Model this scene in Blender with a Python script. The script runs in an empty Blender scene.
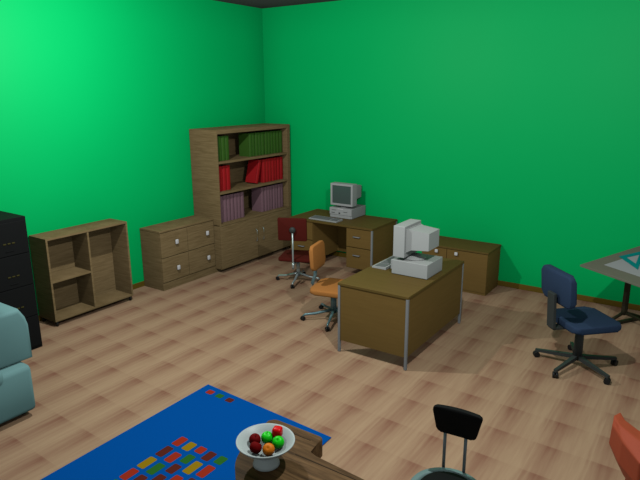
import bpy, bmesh, math, random
from mathutils import Vector, Matrix
random.seed(7)
SC = bpy.context.scene
COL = SC.collection
PI = math.pi
R = math.radians

# ------------------------------------------------------------------ materials
def new_mat(name):
    m = bpy.data.materials.new(name); m.use_nodes = True
    nt = m.node_tree
    return m, nt, nt.nodes['Principled BSDF']

def srgb(r, g, b):
    f = lambda c: (c / 12.92) if c <= .04045 else ((c + .055) / 1.055) ** 2.4
    return (f(r / 255), f(g / 255), f(b / 255), 1)

def plain(name, col, rough=.6, metal=0, var=.06, scale=9, spec=.3):
    m, nt, b = new_mat(name)
    tc = nt.nodes.new('ShaderNodeTexCoord'); nz = nt.nodes.new('ShaderNodeTexNoise')
    nz.inputs['Scale'].default_value = scale; nz.inputs['Detail'].default_value = 3
    nt.links.new(tc.outputs['Object'], nz.inputs['Vector'])
    mx = nt.nodes.new('ShaderNodeMix'); mx.data_type = 'RGBA'
    c = srgb(*col)
    mx.inputs[6].default_value = tuple(x * (1 - var) for x in c[:3]) + (1,)
    mx.inputs[7].default_value = tuple(min(1, x * (1 + var)) for x in c[:3]) + (1,)
    nt.links.new(nz.outputs['Fac'], mx.inputs[0]); nt.links.new(mx.outputs[2], b.inputs['Base Color'])
    b.inputs['Roughness'].default_value = rough; b.inputs['Metallic'].default_value = metal
    b.inputs['Specular IOR Level'].default_value = spec
    return m

def wood(name, ca, cb, scale=(3, 3, 40), rough=.65, spec=.2, contrast=.5, big=0):
    """fine streaks: low frequency along the grain, high across it"""
    m, nt, b = new_mat(name)
    tc = nt.nodes.new('ShaderNodeTexCoord'); mp = nt.nodes.new('ShaderNodeMapping')
    mp.inputs['Scale'].default_value = scale
    nt.links.new(tc.outputs['Object'], mp.inputs['Vector'])
    nz = nt.nodes.new('ShaderNodeTexNoise'); nz.inputs['Scale'].default_value = 1
    nz.inputs['Detail'].default_value = 5; nz.inputs['Roughness'].default_value = .65
    nz.inputs['Distortion'].default_value = big
    nt.links.new(mp.outputs['Vector'], nz.inputs['Vector'])
    rp = nt.nodes.new('ShaderNodeMapRange')
    rp.inputs['From Min'].default_value = .5 - contrast / 2; rp.inputs['From Max'].default_value = .5 + contrast / 2
    nt.links.new(nz.outputs['Fac'], rp.inputs['Value'])
    mx = nt.nodes.new('ShaderNodeMix'); mx.data_type = 'RGBA'
    mx.inputs[6].default_value = srgb(*ca); mx.inputs[7].default_value = srgb(*cb)
    nt.links.new(rp.outputs['Result'], mx.inputs[0]); nt.links.new(mx.outputs[2], b.inputs['Base Color'])
    b.inputs['Roughness'].default_value = rough; b.inputs['Specular IOR Level'].default_value = spec
    return m

def floor_mat():
    m, nt, b = new_mat('wood_tile_floor')
    N = nt.nodes.new; K = nt.links.new
    def math_(op, a, c=None, d=None):
        n = N('ShaderNodeMath'); n.operation = op
        for i, v in enumerate((a, c, d)):
            if v is None: continue
            if isinstance(v, (int, float)): n.inputs[i].default_value = v
            else: K(v, n.inputs[i])
        return n.outputs[0]
    def ramp(v, stops):
        n = N('ShaderNodeValToRGB'); K(v, n.inputs[0])
        e = n.color_ramp.elements
        while len(e) < len(stops): e.new(.5)
        for k, (p, c) in enumerate(stops):
            e[k].position = p; e[k].color = (c, c, c, 1) if isinstance(c, (int, float)) else c
        return n.outputs[0]
    tc = N('ShaderNodeTexCoord'); sp = N('ShaderNodeSeparateXYZ'); K(tc.outputs['Object'], sp.inputs[0])
    X, Y = sp.outputs[0], sp.outputs[1]
    wob = N('ShaderNodeTexNoise'); wob.inputs['Scale'].default_value = 4.5; wob.inputs['Detail'].default_value = 1
    K(tc.outputs['Object'], wob.inputs['Vector'])
    T = TILE
    u = math_('FRACT', math_('DIVIDE', math_('SUBTRACT', X, TX0), T))
    v = math_('FRACT', math_('DIVIDE', math_('SUBTRACT', math_('ADD', Y, math_('MULTIPLY', X, .035)), TY0), TILEY))   # 1 at the +y end
    # grain noise along y
    mp = N('ShaderNodeMapping'); mp.inputs['Scale'].default_value = (38, 2.2, 1); K(tc.outputs['Object'], mp.inputs['Vector'])
    g = N('ShaderNodeTexNoise'); g.inputs['Scale'].default_value = 1; g.inputs['Detail'].default_value = 4; K(mp.outputs['Vector'], g.inputs['Vector'])
    uw = math_('ADD', u, math_('MULTIPLY', math_('SUBTRACT', wob.outputs['Fac'], .5), .12))
    px = ramp(uw, [(0, .45), (.05, .62), (.1, .5), (.2, .95), (.36, .8), (.5, .42), (.72, .18), (.9, .08), (.95, .4), (1, .2)])
    py = ramp(v, [(0, .42), (.1, .38), (.45, .5), (.8, .76), (.96, 1), (1, .9)])
    d = math_('MULTIPLY', px, py)
    d = math_('ADD', math_('MULTIPLY', d, .72), math_('MULTIPLY', math_('SUBTRACT', g.outputs['Fac'], .5), .7))
    d = math_('ADD', d, math_('ADD', math_('MULTIPLY', px, .18), .03))
    d.node.use_clamp = True
    mx = N('ShaderNodeMix'); mx.data_type = 'RGBA'; K(d, mx.inputs[0])
    mx.inputs[6].default_value = srgb(*FL_LIGHT); mx.inputs[7].default_value = srgb(*FL_DARK)
    K(mx.outputs[2], b.inputs['Base Color'])
    b.inputs['Roughness'].default_value = .6; b.inputs['Specular IOR Level'].default_value = .15
    return m

TILE = .37; TILEY = .375; TX0 = 1.235; TY0 = -2.43
FL_LIGHT = (190, 162, 128); FL_DARK = (142, 98, 78)

M = {}
M['floor'] = floor_mat()
M['wall'] = plain('green_wall_paint', (2, 206, 108), .5, var=.02, scale=2, spec=.12)
M['ceiling'] = plain('grey_ceiling', (92, 92, 92), .9, var=.03)
M['baseboard'] = wood('olive_baseboard', (112, 92, 28), (128, 104, 36), (2, 2, 30))
M['oak'] = wood('olive_oak', (118, 99, 64), (160, 138, 98), (4, 4, 60))
M['oak_back'] = wood('olive_oak_back', (122, 102, 68), (160, 138, 98), (4, 4, 50))
M['desk'] = wood('brown_desk_laminate', (122, 97, 50), (132, 106, 56), (3, 3, 40))
M['desk_top'] = wood('brown_desk_top', (104, 86, 42), (114, 94, 48), (3, 30, 3))
M['metal'] = plain('grey_metal_leg', (150, 155, 155), .45, .1)
M['chrome'] = plain('pale_chrome', (185, 200, 200), .3, .5)
M['bluegrey'] = plain('blue_grey_metal', (120, 155, 160), .35, .35)
M['knob'] = plain('white_knob', (228, 230, 228), .4)
M['black'] = plain('black_metal', (34, 35, 36), .5)
M['blackpaint'] = plain('black_cabinet_paint', (25, 27, 27), .7, spec=.12)
M['brass'] = plain('olive_brass', (72, 68, 26), .6)
M['gap'] = plain('dark_gap', (48, 36, 20), .9)
M['navy'] = plain('navy_fabric', (46, 66, 92), .9, var=.1, scale=60)
M['dgrey'] = plain('dark_grey_plastic', (62, 68, 66), .5)
M['red_f'] = plain('dark_red_fabric', (88, 25, 16), .9, var=.1, scale=60)
M['orange_f'] = plain('orange_tan_fabric', (188, 126, 62), .9, var=.08, scale=60)
M['beige'] = plain('pale_computer_plastic', (186, 192, 188), .5, var=.03)
M['screen'] = plain('grey_green_screen', (82, 102, 96), .25, var=.03, spec=.5)
M['slot'] = plain('dark_slot', (70, 74, 72), .6)
M['key'] = plain('grey_keys', (128, 134, 132), .6)
M['rug'] = plain('blue_rug', (0, 88, 172), .95, var=.06, scale=90, spec=.05)
M['rug_r'] = plain('rug_red', (168, 54, 32), .95, var=.1, scale=90, spec=.05)
M['rug_m'] = plain('rug_maroon', (98, 44, 34), .95, var=.1, scale=90, spec=.05)
M['rug_y'] = plain('rug_yellow', (160, 132, 20), .95, var=.1, scale=90, spec=.05)
M['rug_g'] = plain('rug_green', (48, 112, 42), .95, var=.1, scale=90, spec=.05)
M['walnut'] = wood('dark_walnut', (62, 42, 22), (132, 102, 66), (2.6, 30, 30), .6, .2, .42, .5)
M['ceramic'] = plain('pale_ceramic', (190, 204, 200), .4, var=.02)
M['g_app'] = plain('green_apple_skin', (22, 226, 22), .4, var=.08)
M['d_app'] = plain('dark_red_apple_skin', (110, 4, 6), .75, spec=.1, var=.15, scale=60)
M['r_app'] = plain('bright_red_skin', (225, 10, 14), .4, var=.06)
M['o_app'] = plain('orange_skin', (226, 128, 20), .5, var=.06, scale=120)
M['stem'] = plain('brown_stem', (70, 50, 30), .8)
M['teal'] = plain('teal_upholstery', (118, 164, 162), .8, var=.03, scale=5)
M['rust'] = plain('rust_orange_plastic', (164, 74, 47), .6, var=.04)
M['blackpad'] = plain('black_vinyl', (16, 17, 17), .7, spec=.12)
M['ring'] = plain('teal_grey_ring', (122, 150, 148), .4, .2)
M['rod'] = plain('dark_grey_rod', (122, 136, 138), .4, .3)
M['drawtop'] = plain('grey_green_board', (128, 130, 112), .7)
M['paper'] = plain('pale_paper', (178, 188, 184), .9, var=.02)
M['cyan'] = plain('teal_plastic', (10, 150, 150), .5)
M['darkleg'] = plain('dark_olive_leg', (50, 46, 32), .6)
M['bk_g'] = plain('green_binder', (62, 104, 34), .6, var=.1)
M['bk_r'] = plain('red_binder', (180, 30, 34), .6, var=.08)
M['bk_m'] = plain('mauve_binder', (140, 108, 116), .7, var=.08)
M['pages'] = plain('binder_pages', (60, 52, 46), .9)

# ------------------------------------------------------------------ mesh builder
class MB:
    def __init__(s): s.bm = bmesh.new()
    def _mi(s, faces, mi, smooth=False):
        for f in faces: f.material_index = mi; f.smooth = smooth
    def box(s, x0, x1, y0, y1, z0, z1, bev=0, seg=2, mi=0, M4=None, smooth=False):
        r = bmesh.ops.create_cube(s.bm, size=1)
        vs = r['verts']
        for v in vs:
            v.co = Vector(((x0 + x1) / 2 + v.co.x * (x1 - x0), (y0 + y1) / 2 + v.co.y * (y1 - y0), (z0 + z1) / 2 + v.co.z * (z1 - z0)))
        if bev:
            es = list({e for v in vs for e in v.link_edges})
            q = bmesh.ops.bevel(s.bm, geom=es, offset=bev, segments=seg, affect='EDGES', profile=.5)
            vs = list({v for f in q['faces'] for v in f.verts})
        fs = list({f for v in vs for f in v.link_faces})
        s._mi(fs, mi, smooth)
        if M4 is not None: bmesh.ops.transform(s.bm, matrix=M4, verts=vs)
        return s
    def cyl(s, p0, p1, r0, r1=None, n=16, mi=0, smooth=True):
        p0, p1 = Vector(p0), Vector(p1); d = p1 - p0
        r = bmesh.ops.create_cone(s.bm, cap_ends=True, segments=n, radius1=r0, radius2=r0 if r1 is None else r1, depth=d.length)
        mt = Matrix.Translation((p0 + p1) / 2) @ d.to_track_quat('Z', 'Y').to_matrix().to_4x4()
        bmesh.ops.transform(s.bm, matrix=mt, verts=r['verts'])
        for f in {f for v in r['verts'] for f in v.link_faces}:
            f.material_index = mi; f.smooth = smooth and len(f.verts) == 4
        return s
    def ball(s, c, r, sc=(1, 1, 1), mi=0, n=16):
        q = bmesh.ops.create_uvsphere(s.bm, u_segments=n, v_segments=max(6, n * 2 // 3), radius=r)
        for v in q['verts']: v.co = Vector((c[0] + v.co.x * sc[0], c[1] + v.co.y * sc[1], c[2] + v.co.z * sc[2]))
        s._mi({f for v in q['verts'] for f in v.link_faces}, mi, True)
        return s
    def lathe(s, prof, c=(0, 0, 0), n=40, mi=0, smooth=True):
        rings = []
        for (r, z) in prof:
            if r < 1e-6: rings.append([s.bm.verts.new((c[0], c[1], c[2] + z))])
            else: rings.append([s.bm.verts.new((c[0] + r * math.cos(2 * PI * k / n), c[1] + r * math.sin(2 * PI * k / n), c[2] + z)) for k in range(n)])
        for a, b in zip(rings, rings[1:]):
            for k in range(n):
                k2 = (k + 1) % n
                if len(a) == 1 and len(b) == 1: continue
                if len(a) == 1: f = s.bm.faces.new((a[0], b[k2], b[k]))
                elif len(b) == 1: f = s.bm.faces.new((a[k], a[k2], b[0]))
                else: f = s.bm.faces.new((a[k], a[k2], b[k2], b[k]))
                f.material_index = mi; f.smooth = smooth
        return s
    def prism(s, poly, z0, z1, bev=0, seg=2, mi=0, M4=None, smooth=False):
        bot = [s.bm.verts.new((x, y, z0)) for x, y in poly]
        top = [s.bm.verts.new((x, y, z1)) for x, y in poly]
        n = len(poly)
        fs = [s.bm.faces.new(top), s.bm.faces.new(bot[::-1])]
        for k in range(n): fs.append(s.bm.faces.new((bot[k], bot[(k + 1) % n], top[(k + 1) % n], top[k])))
        vs = bot + top
        if bev:
            es = list({e for f in fs[:2] for e in f.edges})
            q = bmesh.ops.bevel(s.bm, geom=es, offset=bev, segments=seg, affect='EDGES', profile=.5)
            vs = [v for v in s.bm.verts if v.is_valid and any(f in v.link_faces for f in q['faces'])] + [v for v in vs if v.is_valid]
            vs = list(set(vs))
        fs = list({f for v in vs for f in v.link_faces})
        s._mi(fs, mi, smooth)
        if M4 is not None: bmesh.ops.transform(s.bm, matrix=M4, verts=vs)
        return s
    def tube(s, pts, r, n=10, mi=0):
        pts = [Vector(p) for p in pts]; rings = []
        ref = Vector((0, 0, 1)) if abs((pts[1] - pts[0]).normalized().z) < .9 else Vector((1, 0, 0))
        for i, p in enumerate(pts):
            d = (pts[min(i + 1, len(pts) - 1)] - pts[max(i - 1, 0)]).normalized()
            a = d.cross(ref).normalized(); b = d.cross(a)
            rr = r[i] if isinstance(r, (list, tuple)) else r
            rings.append([s.bm.verts.new(p + (a * math.cos(2 * PI * k / n) + b * math.sin(2 * PI * k / n)) * rr) for k in range(n)])
        for A, B in zip(rings, rings[1:]):
            for k in range(n):
                f = s.bm.faces.new((A[k], A[(k + 1) % n], B[(k + 1) % n], B[k])); f.smooth = True; f.material_index = mi
        for g in (rings[0], rings[-1]):
            s.bm.faces.new(g).material_index = mi
        return s

def props(o, label=None, cat=None, group=None, kind=None):
    if label: o['label'] = label
    if cat: o['category'] = cat
    if group: o['group'] = group
    if kind: o['kind'] = kind
    return o

def thing(name, label, cat, loc=(0, 0, 0), rz=0, group=None):
    o = bpy.data.objects.new(name, None); COL.objects.link(o)
    o.empty_display_size = .1; o.location = loc; o.rotation_euler = (0, 0, rz)
    return props(o, label, cat, group)

def obj(name, mb, mats, parent=None, world=False, loc=None, label=None):
    """one mesh object; world=True: geometry was given in room coordinates"""
    bm = mb.bm
    bmesh.ops.recalc_face_normals(bm, faces=bm.faces)
    if world and (parent or loc):
        off = parent.location if parent else Vector(loc)
        if parent and parent.parent: off = parent.matrix_basis.translation + parent.parent.location
        bmesh.ops.translate(bm, vec=-Vector(off), verts=bm.verts)
    me = bpy.data.meshes.new(name); bm.to_mesh(me); bm.free()
    for m in (mats if isinstance(mats, (list, tuple)) else [mats]): me.materials.append(M[m])
    o = bpy.data.objects.new(name, me); COL.objects.link(o)
    if loc: o.location = loc
    if parent: o.parent = parent
    if label: o['label'] = label
    return o

def rect_round(w, h, r, n=5, cx=0, cy=0):
    pts = []
    for (sx, sy, a0) in ((1, 1, 0), (-1, 1, 90), (-1, -1, 180), (1, -1, 270)):
        for k in range(n + 1):
            a = R(a0 + 90 * k / n)
            pts.append((cx + sx * (w / 2 - r) + r * math.cos(a), cy + sy * (h / 2 - r) + r * math.sin(a)))
    return pts

ORD = 'first second third fourth fifth sixth seventh eighth ninth tenth eleventh twelfth thirteenth fourteenth fifteenth sixteenth'.split()

# ------------------------------------------------------------------ camera
CAM = dict(f=579.133, pitch=14.548, yaw=34.456, roll=-.303, loc=(6.1192, -7.3756, 2.5331))
def camera():
    p, y, r = R(CAM['pitch']), R(CAM['yaw']), R(CAM['roll'])
    F = Vector((-math.sin(y) * math.cos(p), math.cos(y) * math.cos(p), -math.sin(p)))
    Rt = Vector((math.cos(y), math.sin(y), 0)); U = Rt.cross(F)
    Rt, U = Rt * math.cos(r) + U * math.sin(r), U * math.cos(r) - Rt * math.sin(r)
    c = bpy.data.cameras.new('camera'); o = bpy.data.objects.new('camera', c); COL.objects.link(o)
    c.sensor_width = 36; c.sensor_fit = 'HORIZONTAL'; c.lens = CAM['f'] / 640 * 36
    c.clip_start = .05
    m = Matrix((Rt, U, -F)).transposed().to_4x4(); m.translation = CAM['loc']
    o.matrix_world = m
    SC.camera = o
camera()

# ------------------------------------------------------------------ the room
CH = 3.749
RX, RY = 8.6, -8.6
def struct(name, mb, mat, **k):
    o = obj(name, mb, mat, **k); o['kind'] = 'structure'; return o
struct('floor', MB().box(-.1, RX, RY, .1, -.1, 0), 'floor')
struct('ceiling', MB().box(-.1, RX, RY, .1, CH, CH + .1), 'ceiling')
struct('wall_left', MB().box(-.1, 0, RY, .1, 0, CH), 'wall')
struct('wall_back', MB().box(0, RX, 0, .1, 0, CH), 'wall')
struct('baseboard_left', MB().box(0, .012, RY, 0, 0, .07, .003), 'baseboard')
struct('baseboard_back', MB().box(.012, RX, -.012, 0, 0, .07, .003), 'baseboard')

# ------------------------------------------------------------------ open shelf unit
def shelf_unit():
    x0, x1, y0, y1, z0, z1 = .016, .338, -4.112, -3.068, .06, 1.006
    t = .022
    ym = -3.602
    T = thing('shelf_unit', 'low open wooden shelf unit on black feet between black cabinet and drawer chest', 'shelf', ((x0 + x1) / 2, (y0 + y1) / 2, 0))
    obj('side_panel', MB().box(x0, x1, y0, y0 + t, z0, z1, .002), 'oak', T, True)
    obj('side_panel', MB().box(x0, x1, y1 - t, y1, z0, z1, .002), 'oak', T, True)
    obj('top', MB().box(x0, x1, y0 + t, y1 - t, z1 - t, z1, .002), 'oak', T, True)
    obj('bottom_panel', MB().box(x0, x1, y0 + t, y1 - t, z0, z0 + t, .002), 'oak', T, True)
    obj('divider', MB().box(x0, x1 - .004, ym - t / 2, ym + t / 2, z0 + t, z1 - t, .002), 'oak', T, True)
    obj('shelf', MB().box(x0 + .01, x1 - .004, y0 + t, ym - t / 2, .502, .524, .002), 'oak', T, True)
    obj('back_panel', MB().box(x0, x0 + .008, y0 + t, y1 - t, z0 + t, z1 - t), 'oak_back', T, True)
    for (x, y) in ((x1 - .03, y0 + .03), (x1 - .03, y1 - .03), (x0 + .03, y0 + .03), (x0 + .03, y1 - .03)):
        obj('foot', MB().cyl((x, y, 0), (x, y, z0), .016, .02), 'black', T, True)
shelf_unit()

# ------------------------------------------------------------------ chest of drawers
def chest():
    x0, x1, y0, y1, z1 = .016, .402, -2.638, -1.678, .797
    T = thing('drawer_chest', 'low wooden chest of four drawers with white knobs beside the bookcase', 'chest of drawers', ((x0 + x1) / 2, (y0 + y1) / 2, 0))
    m = MB().box(x0, x1 - .02, y0, y1, .0, z1 - .025)
    obj('body', m, 'oak', T, True)
    obj('top', MB().box(x0, x1 - .004, y0 - .003, y1, z1 - .025, z1, .003), 'oak', T, True)
    obj('plinth', MB().box(x1 - .0199, x1 - .008, y0, y1, 0, .1), 'oak', T, True)
    ym = (y0 + y1) / 2 - .02
    for (a, b) in ((y0 + .004, ym - .004), (ym + .004, y1 - .004)):
        for (c, d) in ((.108, .43), (.44, z1 - .034)):
            dr = obj('drawer', MB().box(x1 - .0199, x1, a, b, c, d, .003), 'oak', T, True)
            ky = (-2.385 if a < ym - .1 else -1.83); kz = .265 if c < .2 else .618
            mk = MB().cyl((x1, ky, kz), (x1 + .014, ky, kz), .01).box(x1 + .012, x1 + .034, ky - .024, ky + .024, kz - .031, kz + .031, .01, 3, smooth=True)
            obj('knob', mk, 'knob', dr, True, label='white knob')
def fix_child(o): pass
# sub-parts: their parent (a part) sits at the thing's origin, so the same offset applies
_obj = obj
def obj(name, mb, mats, parent=None, world=False, loc=None, label=None):
    if world and parent is not None and parent.parent is not None:
        root = parent.parent
        bmesh.ops.translate(mb.bm, vec=-Vector(root.location), verts=mb.bm.verts)
        return _obj(name, mb, mats, parent, False, loc, label)
    return _obj(name, mb, mats, parent, world, loc, label)
chest()

# ------------------------------------------------------------------ bookcase
BX0, BX1, BY0, BY1 = .016, .526, -1.674, -.047
SH = [(.70, 'bottom'), (1.152, 'middle'), (1.576, 'top')]
def bookcase():
    t = .05; zt = 2.015
    T = thing('bookcase', 'tall wooden bookcase in the corner with three shelves over a two-door cupboard', 'bookcase', ((BX0 + BX1) / 2, (BY0 + BY1) / 2, 0))
    obj('side_panel', MB().box(BX0, BX1, BY0, BY0 + .022, .715, zt, .002), 'oak', T, True)
    obj('side_panel', MB().box(BX0, BX1, BY1 - t - .02, BY1, .715, zt, .002), 'oak', T, True)
    obj('top', MB().box(BX0, BX1, BY0 + .022, BY1 - t - .02, zt - .055, zt, .002), 'oak', T, True)
    obj('back_panel', MB().box(BX0, BX0 + .01, BY0 + .022, BY1 - t, .715, zt - .05), 'oak_back', T, True)
    for z in (1.163, 1.585):
        obj('shelf', MB().box(BX0 + .01, BX1 - .006, BY0 + .022, BY1 - t - .02, z - .03, z, .002), 'oak', T, True)
    obj('cupboard_body', MB().box(BX0, BX1 - .02, BY0, BY1, .06, .70), 'oak', T, True)
    obj('cupboard_top', MB().box(BX0, BX1, BY0, BY1, .688, .715, .002), 'oak', T, True)
    obj('plinth', MB().box(BX0, BX1 - .13, BY0 + .004, BY1 - .004, 0, .0599), 'oak', T, True)
    ym = -.868
    for a, b, hy in ((BY0 + .003, ym - .003, -.928), (ym + .003, BY1 - .003, -.772)):
        d = obj('door', MB().box(BX1 - .0199, BX1, a, b, .063, .683, .002), 'oak', T, True)
        h = MB().tube([(BX1 - .002, hy, .318), (BX1 + .022, hy, .333), (BX1 + .026, hy, .415), (BX1 + .022, hy, .495), (BX1 - .002, hy, .51)], .0055)
        obj('handle', h, 'chrome', d, True, label='slim pale metal bow handle')
bookcase()

def book_mesh(name, mat, w, d, h):
    m = MB()
    # cover: two boards and a rounded spine, pages between
    m.box(-d, -.012, -w / 2, -w / 2 + .004, 0, h).box(-d, -.012, w / 2 - .004, w / 2, 0, h)
    n = 6; poly = [(-.012, -w / 2)] + [(-.012 + .012 * math.sin(PI * k / n) ** .6, -w / 2 + w * k / n) for k in range(1, n)] + [(-.012, w / 2), (-.016, w / 2), (-.016, -w / 2)]
    m.prism(poly, 0, h)
    m.box(-d + .006, -.0161, -w / 2 + .0041, w / 2 - .0041, .006, h - .008, mi=1)
    bm = m.bm; bmesh.ops.recalc_face_normals(bm, faces=bm.faces)
    me = bpy.data.meshes.new(name); bm.to_mesh(me); bm.free()
    me.materials.append(M[mat]); me.materials.append(M['pages'])
    return me
def books(mat, colour, shelf, z, y0, y1, n, side, h, lean_first=False):
    w = (y1 - y0) / n
    me = book_mesh('binder', mat, w - .0025, .205, h)
    grp = '%s binders on the %s shelf, %s end' % (colour, shelf, side)
    for k in range(n):
        o = bpy.data.objects.new('binder', me); COL.objects.link(o)
        y = y0 + (k + .5) * w
        dz = random.choice((0, 0, -.004, .003)); dx = random.uniform(-.006, .004)
        o.location = (.452 + dx, y, z + .0008)
        if k == 0 and lean_first:
            a = R(16); o.rotation_euler = (-a, 0, 0)
            o.location = (.454, y0 - .082, z + .0012 + math.sin(a) * w / 2)
            lab = '%s binder leaning against the row on the %s shelf' % (colour, shelf)
        elif n == 1: lab = ''
        else:
            lab = '%s %s binder from the left in the %s-hand row on the bookcase\'s %s shelf' % (ORD[k], colour, side, shelf)
        o.scale = (1, 1, 1 + dz)
        props(o, lab, 'binder', grp)
books('bk_g', 'green', 'top', 1.585, -1.645, -1.342, 4, 'left', .335)
books('bk_g', 'green', 'top', 1.585, -.925, -.135, 11, 'right', .335)
books('bk_r', 'red', 'middle', 1.163, -1.645, -1.342, 4, 'left', .345)
books('bk_r', 'red', 'middle', 1.163, -.70, -.135, 8, 'right', .35, True)
books('bk_m', 'mauve', 'lowest', .715, -1.645, -1.075, 8, 'left', .375)
books('bk_m', 'mauve', 'lowest', .715, -.675, -.135, 8, 'right', .375)

# ------------------------------------------------------------------ filing cabinet
def filing():
    x0, x1, y0, y1, z1 = .02, .679, -5.0, -4.468, 1.367
    T = thing('filing_cabinet', 'tall black filing cabinet against the green wall behind the teal armchair', 'filing cabinet', ((x0 + x1) / 2, (y0 + y1) / 2, 0))
    obj('body', MB().box(x0, x1 - .012, y0, y1, 0, z1, .003), 'blackpaint', T, True)
    hh = (z1 - .06) / 4
    for k in range(4):
        a = .03 + k * hh + .004; b = a + hh - .008
        d = obj('drawer', MB().box(x1 - .0119, x1, y0 + .012, y1 - .012, a, b, .003), 'blackpaint', T, True)
        zc = b - .20; yc = -4.665
        m = MB()
        for j in (-1, 0, 1): m.box(x1 - .001, x1 + .006, yc + j * .042 - .014, yc + j * .042 + .014, zc - .006, zc + .006, .002)
        obj('label_clip', m, 'brass', d, True, label='row of three small olive brass clips')
        obj('handle', MB().box(x1 - .001, x1 + .006, yc - .04, yc + .04, zc - .078, zc - .07, .002), 'blackpaint', d, True)
filing()

# ------------------------------------------------------------------ back desk
DA = dict(x0=1.02, x1=2.428, y0=-.755, y1=-.016, h=.72)
def desk_a():
    x0, x1, y0, y1, h = DA['x0'], DA['x1'], DA['y0'], DA['y1'], DA['h']
    T = thing('pedestal_desk', 'brown twin-pedestal desk against the back wall carrying the front-facing computer', 'desk', ((x0 + x1) / 2, (y0 + y1) / 2, 0))
    obj('desktop', MB().box(x0, x1, y0, y1, h - .028, h, .003), 'desk_top', T, True)
    obj('back_panel', MB().box(1.434, 2.005, y1 - .05, y1 - .03, .11, h - .028), 'desk', T, True)
    for (a, b) in ((x0 + .012, 1.434), (2.005, x1 - .012)):
        p = obj('pedestal', MB().box(a, b, y0 + .035, y1 - .005, .11, h - .0281, .002), 'desk', T, True)
        for (c, d, hz) in ((.118, .41, .31), (.422, h - .036, .572)):
            w = obj('drawer', MB().box(a + .004, b - .004, y0 + .018, y0 + .0349, c, d, .003), 'desk', T, True)
            xc = (a + b) / 2 - .035 if a > 1.5 else (a + b) / 2
            hd = MB().tube([(xc - .052, y0 + .019, hz), (xc - .046, y0 - .004, hz), (xc + .046, y0 - .004, hz), (xc + .052, y0 + .019, hz)], .008)
            obj('handle', hd, 'metal', w, True, label='grey metal bar handle')
    for y in (y0 + .006, y1 - .03):
        obj('leg', MB().box(x1 - .026, x1 - .001, y, y + .024, 0, h - .0281, .003), 'metal', T, True)
    for y in (y0 + .06, y1 - .05):
        obj('leg', MB().box(x0 + .03, x0 + .055, y, y + .024, 0, .1099, .003), 'metal', T, True)
desk_a()

# ------------------------------------------------------------------ credenza
def credenza():
    x0, x1, y0, y1, h = 3.04, 3.942, -.515, -.016, .566
    T = thing('sideboard', 'low dark brown sideboard with two white knobs behind the front desk', 'sideboard', ((x0 + x1) / 2, (y0 + y1) / 2, 0))
    obj('body', MB().box(x0 + .008, x1 - .008, y0 + .022, y1, 0, h - .022, .002), 'desk', T, True)
    obj('top', MB().box(x0, x1, y0 - .008, y1, h - .022, h, .003), 'desk_top', T, True)
    xs = 3.395
    for (a, b, kx) in ((x0 + .01, xs - .003, 3.262), (xs + .003, x1 - .01, 3.53)):
        d = obj('door', MB().box(a, b, y0, y0 + .0219, .03, h - .03, .002), 'desk', T, True)
        k = MB().cyl((kx, y0, .497), (kx, y0 - .014, .497), .009).box(kx - .021, kx + .021, y0 - .034, y0 - .012, .475, .519, .009, 3, smooth=True)
        obj('knob', k, 'knob', d, True, label='white knob')
    obj('plinth', MB().box(x0 + .012, x1 - .012, y0 + .006, y0 + .0219, 0, .027), 'desk', T, True)
credenza()

# ------------------------------------------------------------------ front desk
def desk_b():
    x0, x1, y0, y1, h = 3.243, 4.0, -2.887, -1.515, .724
    T = thing('office_desk', 'brown panelled desk on grey metal legs in mid-room, computer facing left', 'desk', ((x0 + x1) / 2, (y0 + y1) / 2, 0))
    obj('desktop', MB().box(x0, x1, y0, y1, h - .026, h, .003), 'desk_top', T, True)
    obj('end_panel', MB().box(x0 + .02, x1 - .02, y0 + .008, y0 + .026, .125, h - .0261), 'desk', T, True)
    obj('end_panel', MB().box(x0 + .02, x1 - .02, y1 - .026, y1 - .008, .125, h - .0261), 'desk', T, True)
    obj('modesty_panel', MB().box(x1 - .026, x1 - .008, y0 + .02, y1 - .02, .125, h - .0261), 'desk', T, True)
    for x in (x0 + .001, x1 - .027):
        for y in (y0 + .001, y1 - .027):
            obj('leg', MB().box(x, x + .026, y, y + .026, 0, h - .0261, .004), 'metal', T, True)
desk_b()

# ------------------------------------------------------------------ computers
def copy_tree(o, parent=None):
    c = o.copy(); COL.objects.link(c)
    if parent: c.parent = parent
    for ch in list(o.children): copy_tree(ch, c)
    return c

def make_computer():   # faces local +x, origin at base centre
    T = thing('desktop_computer', '', 'computer')
    d, w, h = .40, .375, .148
    obj('case', MB().box(-d / 2, d / 2 - .012, -w / 2, w / 2, .004, h, .004), 'beige', T)
    fp = obj('front_panel', MB().box(d / 2 - .0119, d / 2, -w / 2, w / 2, .048, h - .003, .004).box(d / 2 - .0119, d / 2 - .008, -w / 2 + .01, w / 2 - .02, .004, .0479), 'beige', T)
    for (ya, yb, za, zb) in ((.05, .12, .094, .101), (-.03, -.005, .062, .085), (-.155, -.095, .072, .08), (-.15, -.07, .112, .118)):
        obj('drive_slot', MB().box(d / 2 - .001, d / 2 + .0015, ya, yb, za, zb), 'slot', fp, label='dark drive slot')
    obj('button', MB().box(d / 2 - .001, d / 2 + .005, -.05, .05, .128, .14, .003), 'knob', fp)
    for x in (-.15, .15):
        for y in (-.14, .14): obj('foot', MB().cyl((x, y, 0), (x, y, .004), .012), 'slot', T)
    return T
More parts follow.
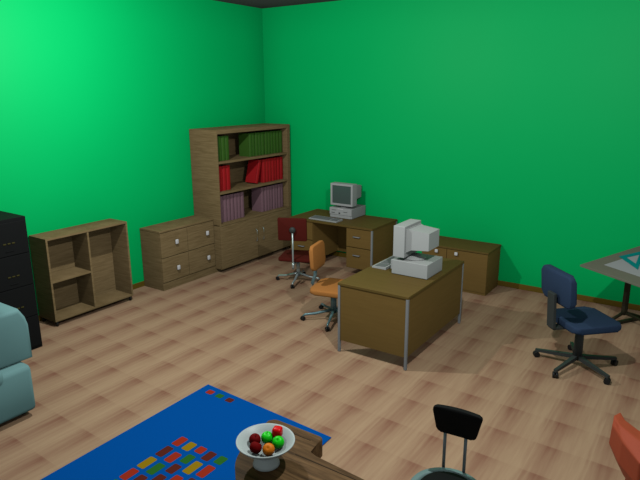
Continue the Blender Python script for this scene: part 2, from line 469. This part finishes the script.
def make_monitor():    # origin at bottom of its stand
    T = thing('crt_monitor', '', 'monitor')
    st = MB().lathe([(0, 0), (.115, 0), (.115, .008), (.07, .02), (.06, .036), (0, .036)])
    obj('stand', st, 'beige', T)
    w, z0, z1, xf = .375, .032, .352, .155
    b = .03
    m = MB()   # bezel: a hollow frame with depth
    m.box(xf - .125, xf, -w / 2, -w / 2 + b, z0, z1, .005).box(xf - .125, xf, w / 2 - b, w / 2, z0, z1, .005)
    m.box(xf - .125, xf, -w / 2 + b * .9, w / 2 - b * .9, z0, z0 + b, .004).box(xf - .125, xf, -w / 2 + b * .9, w / 2 - b * .9, z1 - b, z1, .004)
    m.box(xf - .125, xf - .02, -w / 2 + .01, w / 2 - .01, z0 + .01, z1 - .01)
    obj('bezel', m, 'beige', T)
    n = 8; s = MB(); ys = [-(w / 2 - b) + (w - 2 * b) * k / n for k in range(n + 1)]; zs = [z0 + b + (z1 - z0 - 2 * b) * k / n for k in range(n + 1)]
    vv = [[s.bm.verts.new((xf - .018 + .01 * (1 - ((2 * i / n - 1) ** 2 + (2 * j / n - 1) ** 2) / 2), ys[i], zs[j])) for j in range(n + 1)] for i in range(n + 1)]
    for i in range(n):
        for j in range(n): s.bm.faces.new((vv[i][j], vv[i + 1][j], vv[i + 1][j + 1], vv[i][j + 1])).smooth = True
    obj('screen', s, 'screen', T, label='dark grey-green glass screen')
    h = MB()   # tapered tube housing
    def ring(x, y, za, zb): return [h.bm.verts.new((x, a, c)) for a, c in ((-y, za), (y, za), (y, zb), (-y, zb))]
    rs = [ring(xf - .124, w / 2 - .03, z0 + .05, z1 - .025), ring(xf - .175, .135, .11, .315), ring(xf - .355, .125, .125, .30)]
    for A, B in zip(rs, rs[1:]):
        for k in range(4): h.bm.faces.new((A[k], A[(k + 1) % 4], B[(k + 1) % 4], B[k]))
    h.bm.faces.new(rs[-1]); h.bm.faces.new(rs[0])
    obj('tube_housing', h, 'beige', T)
    return T
def make_keyboard():
    T = thing('keyboard', '', 'keyboard')
    w, d = .48, .165
    m = MB(); poly = [(-d / 2, 0), (d / 2, 0), (d / 2, .014), (-d / 2, .026)]
    # wedge: higher at the far side
    vs0 = [m.bm.verts.new((x, -w / 2, z)) for x, z in poly]; vs1 = [m.bm.verts.new((x, w / 2, z)) for x, z in poly]
    m.bm.faces.new(vs0); m.bm.faces.new(vs1[::-1])
    for k in range(4): m.bm.faces.new((vs0[k], vs0[(k + 1) % 4], vs1[(k + 1) % 4], vs1[k]))
    obj('case', m, 'beige', T)
    for nm, c0, c1 in (('key_block', 0, 14), ('number_pad', 15, 20)):
        k = MB()
        for r_ in range(5):
            x = -d / 2 + .03 + r_ * .0245; z = .026 - .012 * (x + d / 2) / d
            k.box(x - .0122, x + .0122, -w / 2 + .018 + c0 * .0224, -w / 2 + .015 + c1 * .0224, z - .004, z - .0005)
            for c in range(c0, c1):
                y = -w / 2 + .018 + c * .0224
                k.box(x - .0095, x + .0095, y, y + .019, z - .001, z + .006)
        obj(nm, k, 'key', T, label='grey keys')
    return T
pc = make_computer(); pc.location = (1.706, -.218, DA['h'] + .0005); pc.rotation_euler.z = R(-90)
pc['label'] = 'pale desktop computer case under the monitor on the desk at the back wall'
pc2 = copy_tree(pc); pc2.location = (3.733, -2.158, .7245); pc2.rotation_euler.z = R(180)
pc2['label'] = 'pale desktop computer case seen from its side on the mid-room desk'
mo = make_monitor(); mo.location = (1.706, -.24, DA['h'] + .149); mo.rotation_euler.z = R(-90)
mo['label'] = 'pale tube monitor showing its dark screen on the desk at the back wall'
mo2 = copy_tree(mo); mo2.location = (3.71, -2.158, .7245 + .1485); mo2.rotation_euler.z = R(180)
mo2['label'] = 'pale tube monitor seen from the side on the mid-room desk, screen turned left'
kb = make_keyboard(); kb.location = (1.58, -.617, DA['h'] + .0005); kb.rotation_euler.z = R(-91)
kb['label'] = 'pale keyboard in front of the monitor at the back-wall desk'
kb2 = copy_tree(kb); kb2.location = (3.36, -2.035, .7245); kb2.rotation_euler.z = R(180)
kb2['label'] = 'pale keyboard on the mid-room desk above the orange chair'

# ------------------------------------------------------------------ swivel chairs (face local +x)
def caster(mb, x, y, r, mi=0):
    a = math.atan2(y, x) + .6
    nx, ny = -math.sin(a), math.cos(a)
    for s in (-1, 1):
        mb.cyl((x + nx * s * .004, y + ny * s * .004, r), (x + nx * s * r * .85, y + ny * s * r * .85, r), r, n=14, mi=mi)
    mb.cyl((x, y, r), (x, y, r * 2.1), .007, n=8, mi=mi)
def star(T, n, Rr, a0, mat, style, cr=.026, zh=.09, zt=.062):
    for k in range(n):
        a = a0 + 2 * PI * k / n; c, s = math.cos(a), math.sin(a)
        m = MB()
        if style == 'bar':
            mt = Matrix.Rotation(a, 4, 'Z')
            poly = [(.015, -.02), (Rr + .012, -.014), (Rr + .012, .014), (.015, .02)]
            vb = [m.bm.verts.new(mt @ Vector((x, y, (zh - .02) + (zt - .012 - zh + .02) * x / Rr))) for x, y in poly]
            vt = [m.bm.verts.new(mt @ Vector((x, y, (zh + .02) + (zt + .014 - zh - .02) * x / Rr))) for x, y in poly]
            m.bm.faces.new(vt); m.bm.faces.new(vb[::-1])
            for q in range(4): m.bm.faces.new((vb[q], vb[(q + 1) % 4], vt[(q + 1) % 4], vt[q]))
        else:
            m.tube([(c * .01, s * .01, zh + .02), (c * .07, s * .07, zh + .005), (c * Rr * .6, s * Rr * .6, zt + .016), (c * Rr * .93, s * Rr * .93, zt + .008), (c * Rr, s * Rr, zt - .012)], [.018, .017, .0145, .0135, .012])
        lg = obj('leg', m, mat, T)
        w = MB(); caster(w, c * Rr, s * Rr, cr)
        obj('caster', w, 'black', lg, label='small black caster')
def seat_mesh(w, d, th, r, x0=0, zt=.4):
    poly = rect_round(d, w, r, 5, x0, 0)
    return MB().prism(poly, zt - th, zt, min(th * .42, .022), 3, smooth=True)

def blue_chair():
    T = thing('swivel_chair', 'navy blue swivel chair with dark grey five-arm base beside the drawing table', 'chair', (5.285, -1.905, 0), R(45))
    a0 = R(36.5 - 45)
    star(T, 5, .365, a0, 'dgrey', 'bar', .028, .10, .07)
    obj('column', MB().cyl((0, 0, .075), (0, 0, .425), .044, .036).cyl((0, 0, .42), (0, 0, .435), .09, .09), 'dgrey', T)
    obj('seat', seat_mesh(.49, .475, .062, .06, .022, .492), 'navy', T)
    # L bracket behind
    m = MB().box(-.305, -.06, -.045, .045, .405, .43, .004)
    mt = Matrix.Translation((-.297, 0, .42)) @ Matrix.Rotation(R(-4), 4, 'Y')
    m.box(-.02, .012, -.052, .052, 0, .34, .006, M4=mt)
    obj('back_bracket', m, 'dgrey', T, label='dark grey L-shaped bracket')
    poly = rect_round(.46, .30, .05, 5)
    mt = Matrix.Translation((-.262, .012, .808)) @ Matrix.Rotation(R(-6), 4, 'Y') @ Matrix(((0, 0, 1, 0), (1, 0, 0, 0), (0, 1, 0, 0), (0, 0, 0, 1)))
    obj('backrest', MB().prism(poly, -.03, .03, .018, 3, M4=mt, smooth=True), 'navy', T)
blue_chair()

def orange_chair():
    T = thing('swivel_chair', 'orange-tan swivel chair with blue-grey base tucked behind the mid-room desk', 'chair', (2.752, -2.203, 0), R(13))
    star(T, 5, .35, R(148 - 13), 'bluegrey', 'tube', .024, .10, .062)
    obj('column', MB().cyl((0, 0, .08), (0, 0, .345), .036, .034).cyl((0, 0, .34), (0, 0, .352), .09, .09), 'bluegrey', T)
    obj('seat', seat_mesh(.49, .44, .055, .08, .005, .405), 'orange_f', T)
    m = MB().tube([(-.05, 0, .335), (-.17, 0, .333), (-.245, 0, .34), (-.258, 0, .40), (-.222, 0, .50), (-.215, 0, .72)], .02)
    obj('back_bracket', m, 'bluegrey', T, label='blue-grey bent tube bracket')
    poly = rect_round(.36, .28, .045, 5)
    mt = Matrix.Translation((-.192, 0, .735)) @ Matrix.Rotation(R(-4), 4, 'Y') @ Matrix(((0, 0, 1, 0), (1, 0, 0, 0), (0, 1, 0, 0), (0, 0, 0, 1)))
    obj('backrest', MB().prism(poly, -.022, .022, .014, 3, M4=mt, smooth=True), 'orange_f', T)
orange_chair()

def red_chair():
    T = thing('swivel_chair', 'dark red swivel chair with chrome four-arm base at the back-wall desk', 'chair', (1.62, -1.347, 0), R(113))
    star(T, 4, .295, R(201 - 113), 'chrome', 'tube', .023, .10, .06)
    obj('column', MB().cyl((0, 0, .08), (0, 0, .335), .026, .026).cyl((0, 0, .325), (0, 0, .34), .08, .08), 'chrome', T)
    obj('seat', seat_mesh(.44, .45, .04, .03, 0, .382), 'red_f', T)
    m = MB().tube([(-.05, 0, .315), (-.2, 0, .31), (-.262, 0, .325), (-.275, 0, .37), (-.278, 0, .79)], .0115)
    m.cyl((-.272, 0, .26), (-.272, 0, .345), .016, .016)
    obj('back_rod', m, 'chrome', T, label='slim chrome rod behind the backrest')
    obj('knob', MB().ball((-.278, 0, .785), .042, (.7, 1, 1)), 'dgrey', T, label='round dark grey knob')
    poly = rect_round(.385, .305, .02, 4)
    mt = Matrix.Translation((-.235, .012, .785)) @ Matrix.Rotation(R(-3), 4, 'Y') @ Matrix(((0, 0, 1, 0), (1, 0, 0, 0), (0, 1, 0, 0), (0, 0, 0, 1)))
    obj('backrest', MB().prism(poly, -.018, .018, .01, 2, M4=mt, smooth=True), 'red_f', T)
red_chair()

# ------------------------------------------------------------------ black round-seat chair
def round_chair():
    T = thing('round_seat_chair', 'small black chair with round ringed seat and padded backrest on two rods', 'chair', (5.155, -4.788, 0), R(-85))
    obj('seat_ring', MB().lathe([(.158, .425), (.207, .425), (.21, .438), (.202, .45), (.161, .45), (.158, .425)], (.012, .012, 0)), 'ring', T, label='teal-grey metal ring round the seat')
    obj('cushion', MB().lathe([(0, .42), (.1575, .42), (.1575, .45), (.149, .462), (.12, .468), (0, .47)], (.012, .012, 0)), 'blackpad', T)
    ca, sa = math.cos(R(85)), math.sin(R(85))
    for s in (-1, 1):
        y = s * .058 - .014; xb = -.187 if s < 0 else -.19
        obj('back_rod', MB().cyl((xb, y, .43), (xb - .0, y, .69), .0095, n=12), 'rod', T)
    def prof(u, v): return u, v
    pts = []
    wt, wb, h = .141, .108, .15
    poly = []
    base = [(-wb, 0), (wb, 0), (wt, h), (-wt, h)]
    rr = .022
    for i in range(4):
        p = Vector(base[i]); a = (Vector(base[i - 1]) - p).normalized(); b = (Vector(base[(i + 1) % 4]) - p).normalized()
        for k in range(6):
            t = k / 5; q = p + a * rr * (1 - t) ** 2 + b * rr * t ** 2
            poly.append((q.x, q.y))
    # slightly domed top edge, bent round the sitter
    bm = MB(); bm.prism(poly, -.014, .014, .008, 3, smooth=True)
    bmesh.ops.subdivide_edges(bm.bm, edges=[e for e in bm.bm.edges if e.calc_length() > .05], cuts=6, use_grid_fill=True)
    for v in bm.bm.verts:
        x, y, z = v.co
        y2 = y + .008 * (1 - (x / .135) ** 2) * (y / h)
        v.co = Vector((-.186 + z + .35 * x * x - .002, x - .008, .671 + y2))
    obj('backrest', bm, 'blackpad', T)
    for k in range(4):
        a = R(45 + 90 * k)
        obj('leg', MB().tube([(.12 * math.cos(a), .12 * math.sin(a), .425), (.15 * math.cos(a), .15 * math.sin(a), .25), (.185 * math.cos(a), .185 * math.sin(a), 0)], .011), 'rod', T)
round_chair()

# ------------------------------------------------------------------ rug
def rug():
    x0, x1, y0, y1 = 2.66, 4.02, -6.6, -4.10
    m = MB().prism([(2.66, -4.102), (2.66, y0), (4.05, y0), (4.012, -4.168)], 0.0005, .008, .002)
    idx = dict(r=1, m=2, y=3, g=4)
    def patch(cx, cy, w, l, c):
        poly = rect_round(w, l, .012, 3, cx, cy)
        f = m.bm.faces.new([m.bm.verts.new((x, y, .0086)) for x, y in poly]); f.material_index = idx[c]
    for cx, cy, c in ((2.777, -4.193, 'r'), (2.89, -4.195, 'g'), (3.008, -4.198, 'm')): patch(cx, cy, .07, .06, c)
    cols = [  # column x, list of (centre y, length, colour)
        (3.109, [(-4.843, .11, 'r'), (-4.99, .125, 'm'), (-5.147, .13, 'y'), (-5.298, .12, 'r'), (-5.44, .12, 'g'), (-5.58, .12, 'm')]),
        (3.214, [(-4.848, .10, 'y'), (-5.005, .115, 'r'), (-5.159, .125, 'g'), (-5.31, .12, 'm'), (-5.45, .12, 'y')]),
        (3.316, [(-4.833, .075, 'r'), (-4.959, .10, 'g'), (-5.09, .10, 'm'), (-5.235, .12, 'm'), (-5.38, .12, 'r')]),
        (3.417, [(-4.852, .105, 'm'), (-5.008, .14, 'y'), (-5.175, .11, 'r'), (-5.32, .12, 'g')]),
        (3.521, [(-4.840, .09, 'g'), (-4.986, .13, 'r'), (-5.14, .11, 'm'), (-5.29, .12, 'y')])]
    for cx, L in cols:
        for cy, l, c in L: patch(cx, cy, .07, l, c)
    o = obj('rug', m, ['rug', 'rug_r', 'rug_m', 'rug_y', 'rug_g'], None, True, ((x0 + x1) / 2, (y0 + y1) / 2, 0))
    props(o, 'blue rug with rows of small coloured patches on the wood-tiled floor', 'rug')
rug()

# ------------------------------------------------------------------ rustic coffee table and fruit bowl
TZ = .45
def coffee_table():
    T = thing('coffee_table', 'rustic dark wooden low table on the rug with a fruit bowl on it', 'table', (4.4, -5.2, 0))
    def arc(cx, cy, r, a0, a1, n=6): return [(cx + r * math.cos(R(a0 + (a1 - a0) * k / n)), cy + r * math.sin(R(a0 + (a1 - a0) * k / n))) for k in range(n + 1)]
    poly = []
    poly += arc(4.312, -4.788, .035, 0, 90, 4)                # ear, far right corner
    poly += arc(3.985, -4.80, .045, 90, 180, 4)
    poly += [(3.932, -4.87), (3.942, -4.99), (3.984, -5.109), (4.02, -5.178), (4.036, -5.213), (4.059, -5.251), (4.094, -5.292), (4.165, -5.363), (4.26, -5.44), (4.38, -5.50)]
    poly += [(4.84, -5.53), (4.86, -5.51), (4.86, -4.985), (4.845, -4.965), (4.41, -4.940), (4.36, -4.94), (4.347, -4.928)]
    poly = poly
    obj('tabletop', MB().prism(poly, TZ - .13, TZ, .014, 3), 'walnut', T, True)
    g = MB()
    g.box(4.04, 4.295, -4.834, -4.828, TZ - .004, TZ + .0006)
    obj('groove', g, 'gap', T, True, label='dark groove along the far edge')
    g = MB(); g.box(4.3, 4.8, -4.998, -4.991, TZ - .004, TZ + .0006)
    obj('groove', g, 'gap', T, True, label='dark groove along the back edge')
    for (x, y) in ((4.1, -4.9), (4.76, -5.02), (4.3, -5.37), (4.76, -5.44)):
        obj('leg', MB().box(x - .045, x + .045, y - .045, y + .045, .0088 if x < 3.9 else .0088, TZ - .1301, .01), 'walnut', T, True)
coffee_table()

BC = (4.216, -5.160)
def bowl():
    T = thing('fruit_bowl', 'pale footed bowl of fruit on the corner of the wooden table', 'bowl', (BC[0], BC[1], TZ + .0008))
    foot = [(0, .004), (.07, .0), (.078, .004), (.074, .02), (.056, .055), (.05, .078), (0, .078)]
    obj('foot', MB().lathe(foot), 'ceramic', T)
    pr = [(0, .076), (.05, .076), (.098, .092), (.136, .12), (.16, .146), (.168, .153), (.167, .158), (.159, .155), (.131, .130), (.092, .103), (.046, .089), (0, .087)]
    obj('dish', MB().lathe(pr, n=56), 'ceramic', T)
bowl()
def apple(name, mat, label, x, y, z, r, tilt=(0, 0), stem=True, cat='apple', squash=1):
    T = thing(name, label, cat, (BC[0] + x, BC[1] + y, TZ + z), 0, 'fruit in the bowl')
    T.rotation_euler = (tilt[0], tilt[1], 0)
    pr = [(0, -.80)]
    for k in range(1, 15):
        a = PI * k / 15
        rr = math.sin(a) * (1 + .06 * math.cos(a)); zz = -math.cos(a) * .93
        if k > 11: zz -= .10 * (k - 11) ** 1.2 / 3
        pr.append((rr, zz))
    pr.append((0, .62))
    obj('skin', MB().lathe([(a * r, (b + .0) * r * squash) for a, b in pr], n=24), mat, T)
    if stem: obj('stem', MB().tube([(0, 0, r * .58), (.001, 0, r * .9), (.004, .001, r * 1.22)], .0014, 6), 'stem', T)
apple('apple', 'd_app', 'dark red apple at the left of the bowl, behind the other dark red one', -.073, -.008, .1385, .0345, (R(10), R(20)))
apple('apple', 'd_app', 'dark red apple at the front left of the bowl', -.019, -.064, .1375, .0355, (R(-40), 0), False)
apple('apple', 'g_app', 'green apple at the back, between dark red and bright red fruit', -.030, .050, 0.1350, 0.0362, (R(8), R(5)))
apple('apple', 'g_app', 'green apple at the right of the bowl beside the orange', .056, .044, .1385, .0355, (R(30), R(10)), True)
apple('orange', 'o_app', 'single orange at the front of the bowl', .0485, -.034, .133, .035, (R(35), R(20)), False, 'orange')
def red_fruit():
    o = thing('fruit', 'bright red blocky fruit at the back right of the bowl', 'fruit', (BC[0] + .010, BC[1] + .096, TZ + .158), R(20), 'fruit in the bowl')
    m = MB().box(-.028, .028, -.028, .028, -.028, .032, .015, 3, smooth=True)
    obj('skin', m, 'r_app', o)
red_fruit()

# ------------------------------------------------------------------ teal armchair
def armchair():
    x0, x1, yN, yS = .76, 1.86, -5.135, -6.15
    T = thing('armchair', 'teal upholstered armchair in front of the black filing cabinet', 'armchair', ((x0 + x1) / 2, (yN + yS) / 2, 0))
    obj('base', MB().box(x0 + .02, x1, yS + .05, yN - .075, .045, .44, .04, 2, smooth=True), 'teal', T, True)
    for (a, b) in ((yN - .30, yN), (yS, yS + .30)):
        # end-on outline of the arm (across, up), square below and chamfered above
        prof = [(a, .4405), (b, .4405), (b, .73), (b - .018, .80), (b - .06, .875), (a + .06, .875), (a + .018, .80), (a, .73)]
        mt = Matrix(((0, 0, 1, 0), (1, 0, 0, 0), (0, 1, 0, 0), (0, 0, 0, 1)))
        obj('arm', MB().prism(prof, x0 + .05, x1 - .10, .03, 3, M4=mt, smooth=True), 'teal', T, True)
    obj('seat_cushion', MB().box(1.04, x1 + .04, yS + .305, yN - .305, .36, .50, .055, 4, smooth=True), 'teal', T, True)
    obj('backrest', MB().box(x0, 1.02, yS + .28, yN - .28, .4, .92, .08, 4, smooth=True), 'teal', T, True)
    for x in (x0 + .12, x1 - .12):
        for y in (yS + .14, yN - .14): obj('foot', MB().cyl((x, y, 0), (x, y, .06), .025, .03), 'black', T, True)
armchair()

# ------------------------------------------------------------------ rust orange chair
def tub_chair():
    T = thing('tub_chair', 'rust-orange tub chair with thick flared rim at the right edge of the picture', 'chair', (6.22, -3.9, 0))
    # half sections from the arm tip to the middle of the back: inner rim, crest, outer rim, bulge, lower outside, lower inside
    half = [
        [(5.855, -3.915, .715), (5.828, -3.995, .722), (5.836, -4.066, .70), (5.824, -4.02, .56), (5.872, -3.975, .43), (5.91, -3.93, .43)],
        [(5.89, -3.996, .715), (5.865, -4.09, .73), (5.903, -4.207, .70), (5.90, -4.19, .55), (5.925, -4.07, .41), (5.96, -4.02, .42)],
        [(5.969, -4.07, .715), (5.97, -4.2, .735), (6.004, -4.367, .70), (6.005, -4.34, .55), (6.0, -4.18, .40), (6.02, -4.10, .42)],
        [(6.10, -4.115, .725), (6.10, -4.27, .745), (6.11, -4.43, .71), (6.11, -4.40, .55), (6.10, -4.22, .40), (6.11, -4.14, .42)]]
    cx = 6.22
    mid = [[(cx, p[1] - .01, p[2]) for p in half[-1]]]
    secs = half + mid + [[(2 * cx - p[0], p[1], p[2]) for p in q] for q in half[::-1]]
    m = MB(); rs = [[m.bm.verts.new(p) for p in q] for q in secs]
    for A, B in zip(rs, rs[1:]):
        for k in range(6): m.bm.faces.new((A[k], A[(k + 1) % 6], B[(k + 1) % 6], B[k]))
    m.bm.faces.new(rs[0]); m.bm.faces.new(rs[-1])
    bmesh.ops.bevel(m.bm, geom=list(m.bm.edges), offset=.008, segments=2, affect='EDGES', profile=.5)
    obj('shell', m, 'rust', T, True)
    obj('seat', MB().prism(rect_round(.5, .52, .1, 5, cx, -3.86), .35, .44, .03, 3, smooth=True), 'rust', T, True)
    for x in (cx - .27, cx + .27):
        for y in (-3.68, -4.02):
            dx = (x - cx) * .12
            obj('leg', MB().cyl((x + dx, y + (y + 3.85) * .1, 0), (x - dx, y, .40), .022, .034), 'rust', T, True)
tub_chair()

# ------------------------------------------------------------------ drawing table
DU = Vector((.83, -.5577, 0)).normalized()
DV = Vector((.549, .8165, .137)).normalized()
DN = DU.cross(DV).normalized()
D0 = Vector((5.054, -.888, .70))
def board(mb, u0, u1, v0, v1, n0, n1, bev=.003, mi=0):
    mt = Matrix((DU, DV, DN)).transposed().to_4x4(); mt.translation = D0
    mb.box(u0, u1, v0, v1, n0, n1, bev, 2, mi, mt); return mb
def drawing_table():
    T = thing('drawing_table', 'tilted grey drawing table on dark legs by the back wall at right', 'table', (5.85, -.9, 0))
    obj('board', board(MB(), 0, 1.3, 0, .93, -.022, 0), 'drawtop', T, True)
    dv = Vector((DV.x, DV.y, 0)).normalized()
    for uu in (.16, 1.14):
        m = MB()
        c = D0 + DU * uu + DV * .56
        base = Vector((c.x, c.y, 0))
        z1 = c.z - .05
        ca = math.atan2(dv.y, dv.x)
        mt = Matrix.Translation(base) @ Matrix.Rotation(ca, 4, 'Z')
        m.box(-.026, .026, -.022, .022, .10, z1, .004, M4=mt)
        obj('column', m, 'darkleg', T, True)
        b = MB().box(-.36, .36, -.02, .02, 0, .035, .004, M4=mt)
        for s in (-1, 1):
            b.cyl(mt @ Vector((0, 0, .13)), mt @ Vector((s * .27, 0, .03)), .018, n=8)
        obj('floor_bar', b, 'darkleg', T, True)
        r = MB(); p0 = D0 + DU * uu + DV * .12 - DN * .035; p1 = D0 + DU * uu + DV * .82 - DN * .035
        r.cyl(p0, p1, .014, n=8)
        obj('support_rail', r, 'darkleg', T, True)
    m = MB(); pa = D0 + DU * .16 + DV * .56; pb = D0 + DU * 1.14 + DV * .56
    m.cyl((pa.x, pa.y, .12), (pb.x, pb.y, .12), .014, n=10)
    obj('cross_bar', m, 'darkleg', T, True)
drawing_table()
def on_board(u, v, n=0): return D0 + DU * u + DV * v + DN * n
def paper_sheet():
    o = obj('paper_sheet', board(MB(), .16, 1.05, .165, .80, .0004, .0014, 0), 'paper', None, True, tuple(on_board(.5, .42)))
    props(o, 'large pale sheet of paper lying on the drawing table', 'paper')
paper_sheet()
def set_square():
    T = [(.03, .52), (.37, .44), (.50, .80)]
    T = SS
    c = Vector((sum(p[0] for p in T) / 3, sum(p[1] for p in T) / 3))
    m = MB(); inner = [c + (Vector(p) - c) * .48 for p in T]
    def vv(p, n): return m.bm.verts.new(on_board(p[0], p[1], n))
    a0 = [vv(p, .0018) for p in T]; a1 = [vv(p, .0050) for p in T]; b0 = [vv(p, .0018) for p in inner]; b1 = [vv(p, .0050) for p in inner]
    for k in range(3):
        j = (k + 1) % 3
        m.bm.faces.new((a0[k], a0[j], a1[j], a1[k])); m.bm.faces.new((b0[k], b1[k], b1[j], b0[j]))
        m.bm.faces.new((a1[k], a1[j], b1[j], b1[k])); m.bm.faces.new((a0[k], b0[k], b0[j], a0[j]))
    o = obj('set_square', m, 'cyan', None, True, tuple(on_board(c.x, c.y)))
    props(o, 'teal triangular set square with open centre lying on the paper', 'ruler')
SS = [(.09, .452), (.467, .293), (.14, .78)]
set_square()

SC.cycles.diffuse_bounces = 0
SC.cycles.use_fast_gi = True; SC.cycles.fast_gi_method = 'ADD'
# ------------------------------------------------------------------ lights
def lamp(name, loc, e, rad=.03):
    l = bpy.data.lights.new(name, 'POINT'); l.energy = e; l.shadow_soft_size = rad; l.color = (1, 1, 1)
    o = bpy.data.objects.new(name, l); COL.objects.link(o); o.location = loc
lamp('ceiling_lamp_light', (2.03, -3.95, 3.2), 158)
lamp('ceiling_lamp_light', (4.9, -4.2, 3.2), 164)
w = bpy.data.worlds.new('world'); SC.world = w; w.use_nodes = True
w.light_settings.ao_factor = .118; w.light_settings.distance = .5
w.node_tree.nodes['Background'].inputs[0].default_value = (.8, .85, .9, 1)
w.node_tree.nodes['Background'].inputs[1].default_value = .17

vs = SC.view_settings
SC.display_settings.display_device = 'sRGB'
vs.view_transform = 'Standard'; vs.look = 'None'; vs.gamma = 1; vs.use_curve_mapping = False
vs.exposure = 0
